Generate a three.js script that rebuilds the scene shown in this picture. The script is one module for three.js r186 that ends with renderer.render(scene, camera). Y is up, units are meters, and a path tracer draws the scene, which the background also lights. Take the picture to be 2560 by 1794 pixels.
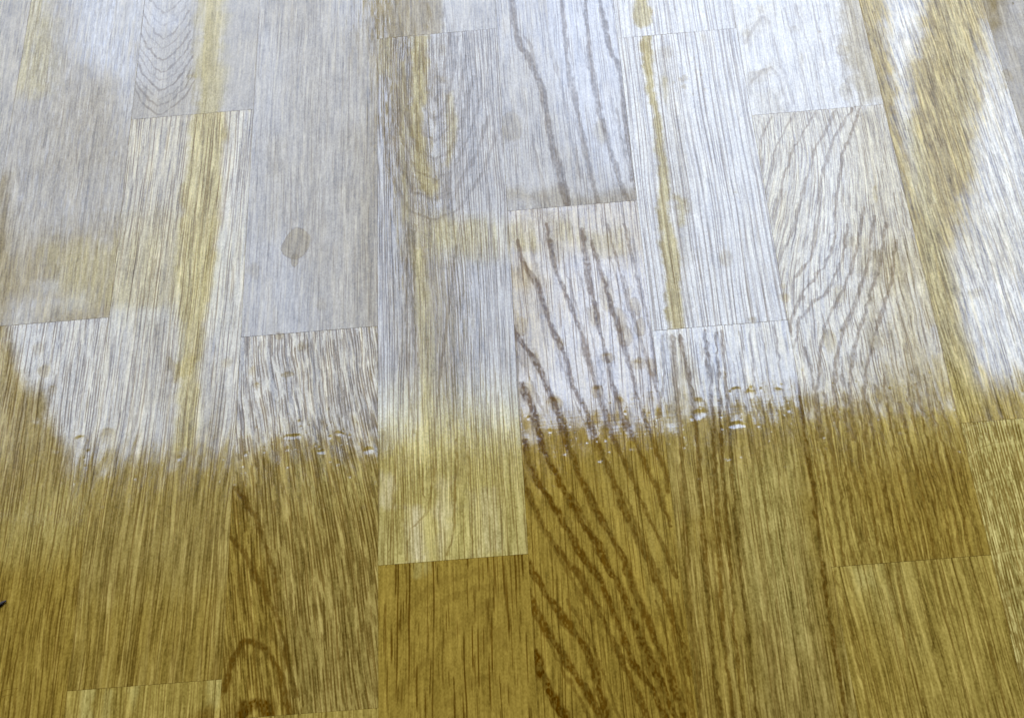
import * as THREE from 'three';
import { RectAreaLightUniformsLib } from 'three/addons/lights/RectAreaLightUniformsLib.js';

// ------------------------------------------------------------------ camera, light, exposure
const CAMERA = { pitch: 0.91398, roll: -0.11851, yaw: 0.04792, x: 0.09554, height: 0.73282, fov: 22 };
const scene = new THREE.Scene();
scene.background = new THREE.Color(0.02, 0.02, 0.022);
const camera = new THREE.PerspectiveCamera(CAMERA.fov, 2560 / 1794, 0.02, 30);
camera.position.set(CAMERA.x, CAMERA.height, 0);
camera.rotation.set(-CAMERA.pitch, CAMERA.yaw, CAMERA.roll, 'YXZ');
const renderer = new THREE.WebGLRenderer({ antialias: true });
renderer.toneMapping = THREE.LinearToneMapping;
renderer.toneMappingExposure = 1.0;
renderer.shadowMap.enabled = true;
RectAreaLightUniformsLib.init();
// blue-white daylight through a wide window just beyond the top of the frame; its mirror image lies on the lacquer
const DAYLIGHT = [0.75, 0.96, 1.42];
const WINDOW = { z: -2.0, sill: 0.7, head: 2.045, panes: [{ from: -1.25, to: -0.14, power: 8.3 }, { from: -0.1, to: 1.25, power: 10.8 }] };

// ------------------------------------------------------------------ noise
const rand = (() => { let s = 20240611; return () => { s = (s * 1664525 + 1013904223) >>> 0; return s / 4294967296; }; })();
const TAB = new Float32Array(4096); for (let i = 0; i < 4096; i++) TAB[i] = rand();
const PERM = new Uint16Array(8192); { const p = [...Array(4096).keys()]; for (let i = 4095; i > 0; i--) { const j = Math.floor(rand() * (i + 1)); [p[i], p[j]] = [p[j], p[i]]; } for (let i = 0; i < 8192; i++) PERM[i] = p[i & 4095]; }
const hash = (i) => TAB[i & 4095];
function noise(x, y) {
  const xi = Math.floor(x), yi = Math.floor(y), fx = x - xi, fy = y - yi;
  const u = fx * fx * (3 - 2 * fx), v = fy * fy * (3 - 2 * fy);
  const a = PERM[xi & 4095], b = PERM[(xi + 1) & 4095], y0 = yi & 4095, y1 = (yi + 1) & 4095;
  const p = TAB[PERM[a + y0]], q = TAB[PERM[b + y0]], r = TAB[PERM[a + y1]], s = TAB[PERM[b + y1]];
  return p + (q - p) * u + (r - p + (p - q - r + s) * u) * v;
}
const clamp = (x) => x < 0 ? 0 : x > 1 ? 1 : x;
const smooth = (a, b, x) => { const t = clamp((x - a) / (b - a)); return t * t * (3 - 2 * t); };

// ------------------------------------------------------------------ the floor, measured in millimetres: x across the planks, v along them, away from the camera
const lin = (c) => { c /= 255; return c <= 0.04045 ? c / 12.92 : ((c + 0.055) / 1.055) ** 2.4; };
// colour of the lacquered oak as it looks in neutral light, boards differ
const WOOD = Object.fromEntries(Object.entries({ umber: [134, 119, 68], deep: [122, 97, 32], amber: [150, 129, 54], honey: [163, 146, 74], tan: [153, 137, 74], pale: [192, 182, 114], cream: [204, 196, 156] })
  .map(([k, c]) => [k, c.map((x, i) => lin(x) / DAYLIGHT[i] * 0.9)]));
// reflection strength per finish: bright and dim areas of the window glare painted into gloss
const GLOSS = { deep: 0.03, amber: 0.05, honey: 0.09, oliveD: 0.14, olive: 0.15, straw: 0.23, beige: 0.31, stoneD: 0.34, slateD: 0.42, stone: 0.48, slate: 0.61, stoneL: 0.6, slateL: 0.7, silver: 0.8, chalk: 0.93, snow: 1 };

const JOINTS = {Y: -280, Z: -210, A: -140, B: -70, C: 0.7, D: 70.7, E: 140, F: 208.2, G: 280.7, H: 350, I: 420};
const PLANKS = [
  ['Y0', 560, 1000, 'umber', 'stone', { slope: 0, fine: .16, mid: .1, coarse: .06, pores: [.35,9,.16,.3] }],
  ['Z0', 280, 613, 'tan', 'silver', { slope: -.02, fine: .13, mid: .09, coarse: .08, pores: [.75,14,.2,.55], wave: 1.2, pits: .5 }],
  ['Z1', 613, 1000, 'umber', 'stone', { slope: 0, fine: .13, mid: .08, coarse: .06, pores: [.55,8,.18,.28], fleck: .5, wave: 1.1, pits: .2 }],
  ['A0', 170, 397, 'honey', 'silver', { slope: 0, fine: .12, mid: .12, coarse: .2, pores: [.6,18,.2,.4], rings: [5,.35] }],
  ['A1', 397, 757.5, 'tan', 'slateL', { slope: -.04, fine: .14, mid: .13, coarse: .13, pores: [.8,22,.17,.5], wave: 1.1, pits: .2 }],
  ['A2', 757.5, 1000, 'umber', 'slate', { slope: -.02, fine: .09, mid: .08, coarse: .06, pores: [.15,9,.15,.2] }],
  ['B0', 180, 377, 'honey', 'silver', { slope: 0, fine: .14, mid: .1, coarse: .1, pores: [.6,15,.2,.45] }],
  ['B1', 377, 592.5, 'tan', 'silver', { slope: .15, fine: .16, mid: .16, coarse: .13, pores: [.85,9,.24,.6], fan: 1, wave: 1.3, pits: .5 }],
  ['B2', 592.5, 960, 'umber', 'slate', { slope: -.01, fine: .13, mid: .09, coarse: .05, pores: [.6,20,.15,.3], wave: .5, pits: .15 }],
  ['C0', 220, 450, 'amber', 'silver', { slope: 0, fine: .1, mid: .06, coarse: .06, pores: [.5,22,.24,.75] }],
  ['C1', 450, 807, 'umber', 'slateL', { slope: .01, fine: .12, mid: .09, coarse: .12, pores: [.9,24,.17,.5], cross: .05, wave: .5 }],
  ['C2', 807, 1020, 'umber', 'slate', { slope: 0, fine: .14, mid: .09, coarse: .08, pores: [.4,12,.16,.3] }],
  ['D0', 264, 664, 'amber', 'silver', { slope: 0, fine: .14, mid: .08, coarse: .05, pores: [.6,22,.17,.55], calm: 1.1, cross: .09, wave: 1.5, pits: .6 }],
  ['D1', 664, 980, 'umber', 'slate', { slope: .02, fine: .11, mid: .09, coarse: .05, pores: [.65,19,.14,.4], calm: .5, cross: .05, wave: .7, pits: .2 }],
  ['E0', 240, 575, 'tan', 'chalk', { slope: 0, fine: .15, mid: .16, coarse: .14, pores: [.6,18,.17,.5], calm: 1, cross: .09, wave: 1.4, pits: .45 }],
  ['E1', 575, 790, 'tan', 'chalk', { slope: 0, fine: .1, mid: .07, coarse: .04, pores: [.7,40,.15,.42], rings: [3.3,.62], calm: .4, cross: .03, wave: .5, pits: .2 }],
  ['E2', 790, 1000, 'tan', 'snow', { slope: -.01, fine: .1, mid: .06, coarse: .04, pores: [.7,25,.15,.4], rings: [3.3,.5], calm: .4 }],
  ['F0', 200, 430.5, 'honey', 'silver', { slope: .05, fine: .14, mid: .14, coarse: .12, pores: [.6,24,.2,.5] }],
  ['F1', 430.5, 719.5, 'honey', 'silver', { slope: 0, fine: .14, mid: .09, coarse: .07, pores: [.6,9,.19,.5], rings: [4.6,.26], calm: .5, wave: 1.2, pits: .3, curl: 1 }],
  ['F2', 719.5, 960, 'tan', 'snow', { slope: -.02, fine: .1, mid: .06, coarse: .04, pores: [.6,14,.2,.28], wave: 1.2, pits: .4 }],
  ['G0', 230, 504, 'pale', 'silver', { slope: .02, fine: .14, mid: .1, coarse: .04, pores: [1.1,6,.24,.66] }],
  ['G1', 504, 860, 'honey', 'straw', { slope: .05, fine: .2, mid: .14, coarse: .05, pores: [.8,10,.2,.4], wave: 1, pits: .2 }],
  ['H0', 500, 940, 'umber', 'stoneD', { slope: 0, fine: .1, mid: .08, coarse: .06, pores: [.3,9,.2,.25], wave: 2.2, pits: .9 }],
];
const PATCHES = [  // gloss names paint the glare pattern into reflection strength; W: names tint the wood
  ['Z1', 'straw', 6, 5, .75, [-247.3,894.2,-204.4,888.6,-191.2,822.9,-190.6,784.2,-211.7,785.1,-232.7,784.3]],
  ['Z1', 'chalk', 7, 5, .75, [-187.6,893.8,-127.5,885.9,-140.6,816.6,-138.6,747.4,-151.5,791,-177.9,821.2]],
  ['Z1', 'stoneD', 9, 6, .6, [-197.9,786.7,-149.1,790.7,-145.4,720.2,-183.8,721.6]],
  ['Z1', 'olive', 12, 8, .65, [-224.3,687.2,-191.5,672,-160.9,671.6,-132.9,677.1,-126.2,593.8,-212.8,602.7]],
  ['Z1', 'oliveD', 4, 4, .8, [-225,726.3,-206.3,721.1,-198.2,644.5,-186.3,626.7,-211.4,623.9]],
  ['Z1', 'straw', 5, 5, .6, [-177.6,664.8,-132,665.5,-130.5,620.8,-164.5,621.7]],
  ['Z1', 'silver', 5, 4, .55, [-193.8,632.4,-174.1,632.2,-154.6,629.4,-152.8,621.8,-175,621.4,-175.5,606.8,-194.5,607.4]],
  ['Z1', 'silver', 4, 3, .5, [-179.7,640.3,-169.5,639.7,-168.3,633.5,-178.5,633.5]],
  ['Z0', 'amber', 3.5, 3, .9, [-211.1,621.2,-193.5,616.6,-189.3,602.9,-185.6,589.4,-178.9,574.6,-168,561.4,-163.7,548.1,-155.4,533.8,-142.9,488.2,-194,492.9]],  // gloss cut here to draw the curved left edge of the glare
  ['Z0', 'W:amber', 12, 6, .9, [-191,470.1,-135.8,474,-125.3,362.2,-177.2,366.3]],
  ['Z0', 'W:pale', 14, 9, .5, [-179.4,500.7,-146.3,502.2,-147.2,472.8,-175.8,471]],
  ['Z0', 'chalk', 4, 2, .5, [-188.6,610.8,-167.7,612.6,-169.8,593,-181.9,589]],
  ['A2', 'chalk', 5, 4, .8, [-151.9,881.8,-114.7,876.9,-116.8,834.3,-133.5,832.9,-136.8,789.2,-144.1,786.8]],
  ['A2', 'stoneL', 3, 4, .8, [-136.9,879.8,-119.6,877.6,-118.4,843.3,-125.6,840.7,-131.1,850.2]],
  ['A2', 'stone', 7, 5, .95, [-148.7,785.7,-120.1,776.7,-102,785,-99.6,742.8,-145.5,748.2]],
  ['A2', 'straw', 3, 4, .9, [-106.8,875.9,-92.5,874,-89.2,817,-88,747.8,-102.2,749.4,-105,788.7,-105.4,819.1]],
  ['A2', 'oliveD', 3, 4, .35, [-108.1,816,-99.9,832.2,-94.3,771,-104.1,765.7]],
  ['A2', 'stoneL', 5, 4, .8, [-89.5,873.6,-63,870.2,-63.3,744.9,-84.8,747.4]],
  ['A1', 'stoneL', 2, 2, 1, [-157.1,775.2,-68.7,764.6,-64.1,646.8,-79.6,615.5,-156.2,623.5]],
  ['A1', 'straw', 12, 7, .6, [-152,670.6,-100.6,685.2,-73.2,659.1,-78.8,599.4,-150.9,612.2]],
  ['A1', 'stoneL', 8, 4, .5, [-146.3,757.8,-123.4,758.3,-129.5,688.4,-141.8,678.1]],
  ['A1', 'straw', 1.4, 2, .9, [-106.2,762.7,-85.4,760.2,-85.4,713.4,-84.5,649,-88.1,616.4,-89.4,584.8,-87.9,539.4,-91,525.2,-100.8,523.8,-101.5,555.5,-101.5,580.9,-106.1,634.6,-106.5,691.8]],
  ['A1', 'honey', 4, 3, .5, [-93.1,580,-93.3,633.3,-89,672.3,-84.6,671.8,-86,616.1,-89.9,574.6]],
  ['A1', 'silver', 1.8, 2, .95, [-79.9,759.6,-59.2,757.1,-63.4,630.1,-67.5,577.4,-73,481.7,-88.5,483.1,-87.6,534.5,-88.9,579.6,-88.5,605.7,-85.6,649.1,-83.4,701.1]],
  ['A1', 'stoneL', 3, 3, .6, [-89.1,579.6,-77.8,578.5,-75.4,530.9,-86.5,533.2]],
  ['A1', 'silver', 4, 3, .9, [-149.4,618.8,-128,615.7,-109.1,615.9,-101.8,593.9,-101.9,570.7,-101.9,555.6,-100.1,484.2,-152.7,489.1]],
  ['A1', 'stone', 4, 3, .5, [-127.5,609.8,-104.3,607.3,-102.9,555.7,-122.3,545.2]],
  ['A1', 'oliveD', 1.5, 2, .75, [-105.5,581.3,-99.8,576.9,-96.7,585.5,-92.4,582.5,-93.8,571.1,-100.5,568,-103.5,564.5,-105.6,571.1]],
  ['A1', 'W:amber', 14, 8, .7, [-153.8,445.1,-63.8,447.8,-60.6,376.1,-150.7,383.5]],
  ['A0', 'W:pale', 1, 1.5, .7, [-133,397.4,-127.5,397.4,-127.5,381.6,-132.9,382]],
  ['A0', 'W:pale', 1, 1.5, .6, [-124,397.1,-120.2,397.2,-119.9,380.9,-123.9,381.3]],
  ['A0', 'W:pale', 1, 1.5, .6, [-111.9,397.3,-107.7,397.3,-109.4,384,-111.6,380.3]],
  ['A0', 'W:pale', 1.5, 2, .7, [-77,398.3,-68.9,398.4,-70.9,384.7,-74,386.6]],
  ['A0', 'W:deep', 2, 2, .8, [-82.1,377.8,-80.3,383.5,-75.3,384.1,-72.3,377]],
  ['B2', 'silver', 6, 4, .7, [-82.6,872.7,-60.6,869.9,-56.6,747.2,-65,669.6,-73.7,670.6]],
  ['B2', 'chalk', 7, 4, .7, [-24.1,872.4,9.9,868,4.9,815.6,-18.8,822]],
  ['B2', 'stone', 5, 4, .55, [-72.8,871.5,-33.7,866.4,-35.3,820.6,-51.4,805.5,-68.8,828.3]],
  ['B2', 'slateD', 7, 3, .75, [-15.7,733,4.6,740,4,580.4,-8.3,581.7,-14.9,641.5]],
  ['B2', 'slateD', 6, 3, .4, [-39.8,810.9,-32.7,810,-26.7,583.6,-32.9,584.2]],
  ['B2', 'silver', 8, 4, .85, [-75.9,670.8,-47.2,656.2,-29.1,604.8,-30.9,586.6,-72.1,588.2]],
  ['B2', 'beige', 3, 3, .35, [-63,735.4,-52.7,731.1,-52.9,700.6,-60.8,704.5]],
  ['B1', 'slate', 5, 4, .6, [-45.3,588.1,4,585.6,3.9,545.1,-36.1,546.6]],
  ['B1', 'W:amber', 5, 3, .85, [-78.1,505.1,-64,496.8,-53.4,471,-46.7,439.9,-40.2,406.1,-35.6,370.2,-78.3,373.7]],
  ['B1', 'W:pale', 6, 4, .35, [-43.1,511.2,3.7,509,3.7,488.2,-34.7,482.7]],
  ['C2', 'silver', 4, 3, .8, [-4.6,862.6,11.1,860.6,9.5,801.4,-4.5,803.1]],
  ['C2', 'beige', 1.5, 2, .95, [11.8,860.5,39.7,856.8,39.8,802.7,9.5,804.7]],
  ['C1', 'slate', 7, 5, .85, [40.1,814.6,84.4,809,76.9,653.9,40.9,663.7,33.8,736.5]],
  ['C1', 'chalk', 3, 3, .9, [-2.2,819.9,10.8,818.3,10.7,649.9,11.2,473.9,-2.1,475.2]],
  ['C1', 'straw', 2, 2, .6, [1.1,812.6,8.4,811.7,8.2,778.2,1,777.4]],
  ['C1', 'slateL', 3, 3, .7, [10.5,784.5,15.2,783.9,16.1,660.7,12.9,661]],
  ['C1', 'slateD', 3, 4, .6, [32.4,803.6,40.3,803.6,39.4,763,34.3,760.3,31.2,775.4]],
  ['C1', 'stoneL', 4, 4, .9, [30.8,755.9,41.1,757.9,43.9,735.3,37.3,696.3,30.8,700,32.5,727.3]],
  ['C1', 'slate', 3, 3, .7, [30.8,743.2,36.2,742.6,37.6,708.3,32.1,705.9]],
  ['C1', 'stone', 3, 3, .8, [26.4,697.6,37.3,693.3,39.1,678.4,26,676.9]],
  ['C1', 'stone', 3, 3, .55, [23.2,779.6,34.5,771.7,47.9,757.1,38.4,742.3,27.2,746.8]],
  ['C1', 'straw', 5, 4, .6, [17.3,667.7,77.1,658.2,75.8,631.6,50.5,631.6,40.1,635.5,16.9,638]],
  ['C1', 'straw', 3, 3, .4, [21.5,661.5,64.1,655.4,63.5,640.7,21.3,645.9]],
  ['C1', 'straw', 1.2, 1.5, .9, [21.2,806.7,31,806.1,30.1,778.8,26.6,737.4,28.3,706.4,33.2,687.3,30,678.8,24.5,685.9,20.7,698.2,19.4,738.2]],
  ['C1', 'straw', 1.2, 1.5, .7, [39.2,754.9,44.2,757.5,44.7,725.9,39.6,699,37,702.3,39.4,726.5]],
  ['C1', 'straw', 1.2, 1.5, .7, [13.6,787.4,17.3,787,17.7,672,14.6,660.8]],
  ['C1', 'straw', 1.2, 1.5, .85, [20.4,643.2,26.3,642.6,28.3,593.5,28.1,520.9,21.4,519.2,20.8,581.3]],
  ['C1', 'stone', 4, 4, .9, [30.8,643.5,35,643,36.2,603.3,24.8,601.8]],
  ['C1', 'slateL', 6, 5, .95, [34.5,622.3,75.5,626.2,75.3,468,47.1,470.6,33.4,527.6]],
  ['C1', 'stoneL', 5, 4, .9, [25.2,604.4,39.6,613.7,35.3,525,25.8,521.1]],
  ['C1', 'slateL', 3, 3, .9, [7.3,625.3,18.8,621.3,18.5,524.2,8.7,522.8]],
  ['C1', 'W:pale', 22, 6, .95, [-8.1,543.8,83.2,539.7,76.7,424.8,-7.6,432.2]],
  ['C1', 'W:honey', 14, 9, .3, [-4.1,516.9,77.6,509,75.8,476.9,-4,486.6]],
  ['C1', 'W:cream', 2, 3, .75, [2.7,499.8,8.2,499.3,7.5,481,3.3,481.4]],
  ['C1', 'W:cream', 2.5, 3, .85, [14.1,481.5,20.8,482.5,22.6,450.9,16.2,449.7,14.9,466.9]],
  ['C1', 'W:cream', 2.5, 3, .7, [30.3,496,36.4,494.3,34.8,460.7,29.7,450.3,27.2,465.8]],
  ['C1', 'W:cream', 2.5, 3, .4, [43.9,486.7,57.3,487.7,59.6,451.9,46.5,450.9]],
  ['C0', 'W:pale', 2, 2, .5, [17.5,450,25,450.2,24.9,443.8,17.6,443.6]],
  ['D1', 'chalk', 9, 6, .95, [96,849.5,166.6,840.3,151.6,680.3,130,679.8,111,718.1,98,760.7]],
  ['D1', 'silver', 8, 5, .6, [69.8,852.9,100.7,848.9,97.2,787.1,69.4,783.9]],
  ['D1', 'beige', 3, 3, .85, [67.3,679.3,95.3,677.9,116.3,669.7,140.4,675.1,151,673.9,148.9,651.6,66.5,660.8]],
  ['D1', 'slate', 2.5, 2, .7, [69.1,671.2,84.1,670.4,88.2,665.6,83.6,660.3,68.7,662]],
  ['D1', 'stone', 4, 3, .5, [133.4,750,149.6,754.5,142.1,669.7,135,688.1]],
  ['D0', 'chalk', 4, 4, .95, [94.6,629.6,117.7,631.2,145.1,610.5,146.1,461.5,112.7,464.6,84.7,467.2,83.6,547,93.4,576.4,99.1,602]],
  ['D0', 'slate', 5, 4, .9, [66.3,629.9,84.9,625.1,89.5,597.7,82,554.7,64.1,556.5]],
  ['D0', 'slateL', 5, 4, .95, [65,675.4,158.7,664.9,151.5,634.5,129.4,620.3,107.2,631,85.9,625,65.3,632.8]],
  ['D0', 'slateD', 2.5, 2.5, .7, [83.7,661.8,95.4,660.5,97.7,629.3,92.9,618.8,89.8,638.4]],
  ['D0', 'straw', 4, 3, .65, [67.5,658.4,77.1,658.2,84.1,648.9,84.5,637.6,78,634.7,66.7,639.6]],
  ['D0', 'straw', 4, 3, .6, [71.3,649.5,83.8,644.7,84.5,636.8,73.9,636.8]],
  ['D0', 'straw', 4, 3, .65, [95.1,655.3,102.6,656.8,105.9,642.3,101.2,635,95.2,640.6]],
  ['D0', 'straw', 4, 3, .65, [112.3,643,131.4,645.1,132.2,629.6,117.4,627.1]],
  ['D0', 'beige', 3, 3, .85, [73.7,631.9,81.9,628.2,84.3,614.3,78.7,606.8,68.8,616]],
  ['D0', 'straw', 3, 3, .4, [106.5,650.7,114.9,649.7,113.7,633.1,105.1,631.2]],
  ['D0', 'silver', 3, 3, .3, [69.7,547.2,88.8,534.2,138.1,535.5,137,524.6,70.2,518]],
  ['D0', 'W:honey', 3, 3, .7, [129.6,529,160.7,527.1,156.4,487.5,143.2,488.8,131.5,506.2]],
  ['D0', 'W:honey', 10, 6, .55, [100.5,504.4,158.4,505.9,148.8,418.4,127.3,420.3]],
  ['E2', 'chalk', 6, 4, .7, [143.2,843.4,180.6,838.5,174.8,780.8,138.5,785.3]],
  ['E2', 'straw', 1, 1.5, .9, [153.7,842,161,841,160.9,799.3,153.3,796.9,149.6,807.6]],
  ['E1', 'snow', 8, 4, .85, [167.3,798.5,221.8,791.7,210.9,656.1,180.5,631.3,169.9,690.1]],
  ['E1', 'stoneL', 3, 3, .6, [160.9,779.2,169.9,778.1,166.9,661.1,157.6,572.3,151.6,572.9,159.2,691.3]],
  ['E1', 'straw', .8, 1.5, .95, [153.3,796.9,160.6,796,157.7,759.9,158.6,731.1,157.9,691.4,157.3,667.9,155.4,656.6,157.7,633.8,157.9,606.5,155.8,570,147.4,570.8,149.9,634.7,149.5,657.3,153,683.1,152.9,713.2,153.7,741.2,152.2,754.1]],
  ['E1', 'olive', 1.5, 2, .6, [153.5,783.5,158.9,782.8,157.7,759.9,153.9,757.2]],
  ['E1', 'straw', 1.5, 2, .7, [162.1,756.2,165.1,752.6,163.3,733.7,161,737.1]],
  ['E1', 'straw', 1.5, 2, .8, [160.8,664.7,165.2,661.3,163.4,644.4,159.7,644.8]],
  ['E0', 'silver', 8, 4, .6, [184.7,579.9,214.8,579.3,210.6,549.2,191.1,551.1]],
  ['E0', 'stone', 3, 4, .85, [148.2,574.3,153.7,573.8,157.9,547,155.4,522.8,146,516.6,140.9,524.3,149.4,550.4]],
  ['E0', 'W:pale', 10, 6, .55, [171.4,486.1,200.7,492.5,199.9,434.9,188.8,394.6,173.8,416.2]],
  ['E0', 'W:amber', 6, 4, .6, [140.5,462,165.8,470.8,166.3,357.5,131.1,350.9]],
  ['E0', 'W:amber', 4, 3, .6, [205.7,501.3,211.8,477.7,205.4,354.3,198.6,354.8,200.2,424.3,199.1,467.7]],
  ['F2', 'chalk', 8, 5, .7, [240.9,830.6,277.6,825.9,275.3,726.6,231.9,716.2]],
  ['F2', 'stoneL', 3, 4, .9, [271.2,826.7,291.3,824.1,286.6,715.9,264.7,715.4,264.5,756.6]],
  ['F2', 'beige', 2.5, 4, .7, [275.3,826.2,286.8,824.7,283.9,725.5,267.8,721.2,269.2,772.4]],
  ['F2', 'slateL', 3, 3, .7, [218.1,798.9,230.8,807.6,227,787.7,211.5,772.9,209.3,783.2]],
  ['F2', 'slate', 2.5, 3, .7, [208.7,750.5,225.8,761.3,227,753.1,215.8,744.8,207.1,742.7]],
  ['F2', 'slateL', 3, 4, .7, [210.5,737.5,226.2,738.8,225.5,717,212.1,715.5]],
  ['F1', 'chalk', 6, 4, .7, [231.6,682.9,249.5,701.9,244,624.4,229.5,583,212,559.1,205.3,539.8,206.2,575,223.7,612.9]],
  ['F1', 'slateL', 6, 3, .7, [205.3,662.5,224.4,677.9,223.1,637.8,209.7,600.9,201.7,618]],
  ['F1', 'stoneL', 4, 4, .85, [260.4,715.9,285.5,722.2,286.4,642,282.6,598.5,251.3,580.7,247.2,618.5]],
  ['F1', 'stone', 4, 5, .6, [266.8,715.1,277.6,713.9,282.4,631.2,279.7,593.4,261.8,595.4,263.9,644.5]],
  ['F1', 'olive', 6, 6, .6, [257.3,617.4,288.6,619.5,295.5,540.5,290.3,514.3,240.8,516.8,243.2,555.9]],
  ['F1', 'silver', 2, 3, .75, [255.2,580.3,264,584.6,259.4,569.5,252.3,562.5]],
  ['F1', 'silver', 2, 3, .75, [242,548.5,252.5,552.4,250,535.3,241.4,532.5]],
  ['F1', 'silver', 2, 3, .5, [274.1,562.8,284.8,566.8,281.1,547,272.9,545.3]],
  ['F1', 'silver', 2, 3, .7, [241.2,531.3,247.3,533.1,247,513.8,240.9,512]],
  ['F1', 'silver', 2, 3, .6, [262.4,519.5,268.3,528.6,264,505,258.7,498.5]],
  ['F1', 'chalk', 1.5, 1, .85, [284.5,722.4,288.1,721.9,288.4,653.1,283,609.2,281.7,620.2,284.3,668.1]],
  ['F1', 'W:amber', 8, 5, .8, [219.9,481.5,285.3,489,286.5,422.9,240.5,427]],
  ['F0', 'W:pale', 8, 5, .35, [216.9,427,240.5,427,236.2,382.6,227.1,391.3]],
  ['F0', 'W:amber', 8, 5, .5, [208.1,405,232,398.9,237.5,342.3,198.9,345.4]],
  ['F0', 'W:pale', 2, 2, .6, [217.3,429.1,229.9,429,228.4,419.7,217.4,418.6]],
  ['G1', 'chalk', 4, 4, .95, [297.7,823.3,321.3,820.2,308.5,764.2,298.5,746,293.6,718.1,291.5,670.2,290.5,630.3,287.8,647.5,287.7,694.4,289.5,737.5]],
  ['G1', 'silver', 5, 5, .9, [350.3,782.2,379.4,683.6,334.2,488.9,297.3,492.5,290.8,507.1,291.2,533.6,292.6,566,293.8,608,304.7,628.7,320.6,666.8,327.5,701.8,338.6,744.3]],
  ['G1', 'chalk', 5, 4, .85, [340,731.4,375.4,666.4,345,535.5,299.8,532.7,296.5,555.4,297.5,591.5,310.7,617.1,323.8,672.3]],
  ['G1', 'stoneL', 5, 5, .6, [307.9,645.2,337,625.2,329.1,588.2,298.6,596.7]],
  ['G1', 'olive', 4, 4, .35, [318.6,782.8,323.1,782.3,315.6,685.1,321.7,672.6,312.3,667.8,306.8,695.2]],
  ['G1', 'straw', 3, 3, .9, [291.5,706.1,295.2,702.6,294.6,629.9,293.6,592,292.6,526.1,296.4,506.6,276.8,503.8,278,562.4,282.5,620.1]],
  ['G1', 'straw', 5, 4, .45, [332.2,818.8,348,816.7,338.5,757.2,316.4,667.3,310.6,703.8]],
  ['G1', 'deep', 3, 2, .75, [282.1,541.9,286.9,536.5,291.7,511.8,284.3,503.1,278.6,503.6]],
  ['G1', 'W:honey', 6, 5, .9, [289.8,512,301.5,512.7,320.7,522.1,316.8,495.2,275.9,499.2]],
  ['G0', 'W:pale', 4, 3, .5, [282.4,503.2,318.3,502.1,314.8,486.2,282.1,482.4]],
  ['H0', 'amber', 4, 3, .9, [352.5,816.1,364.2,814.6,355.6,774.8,350.5,759,346.3,762.8]],
  ['H0', 'stone', 4, 3, .5, [349.8,768.9,354.2,768.4,352.8,698.8,347.4,693.4]],
];
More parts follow.
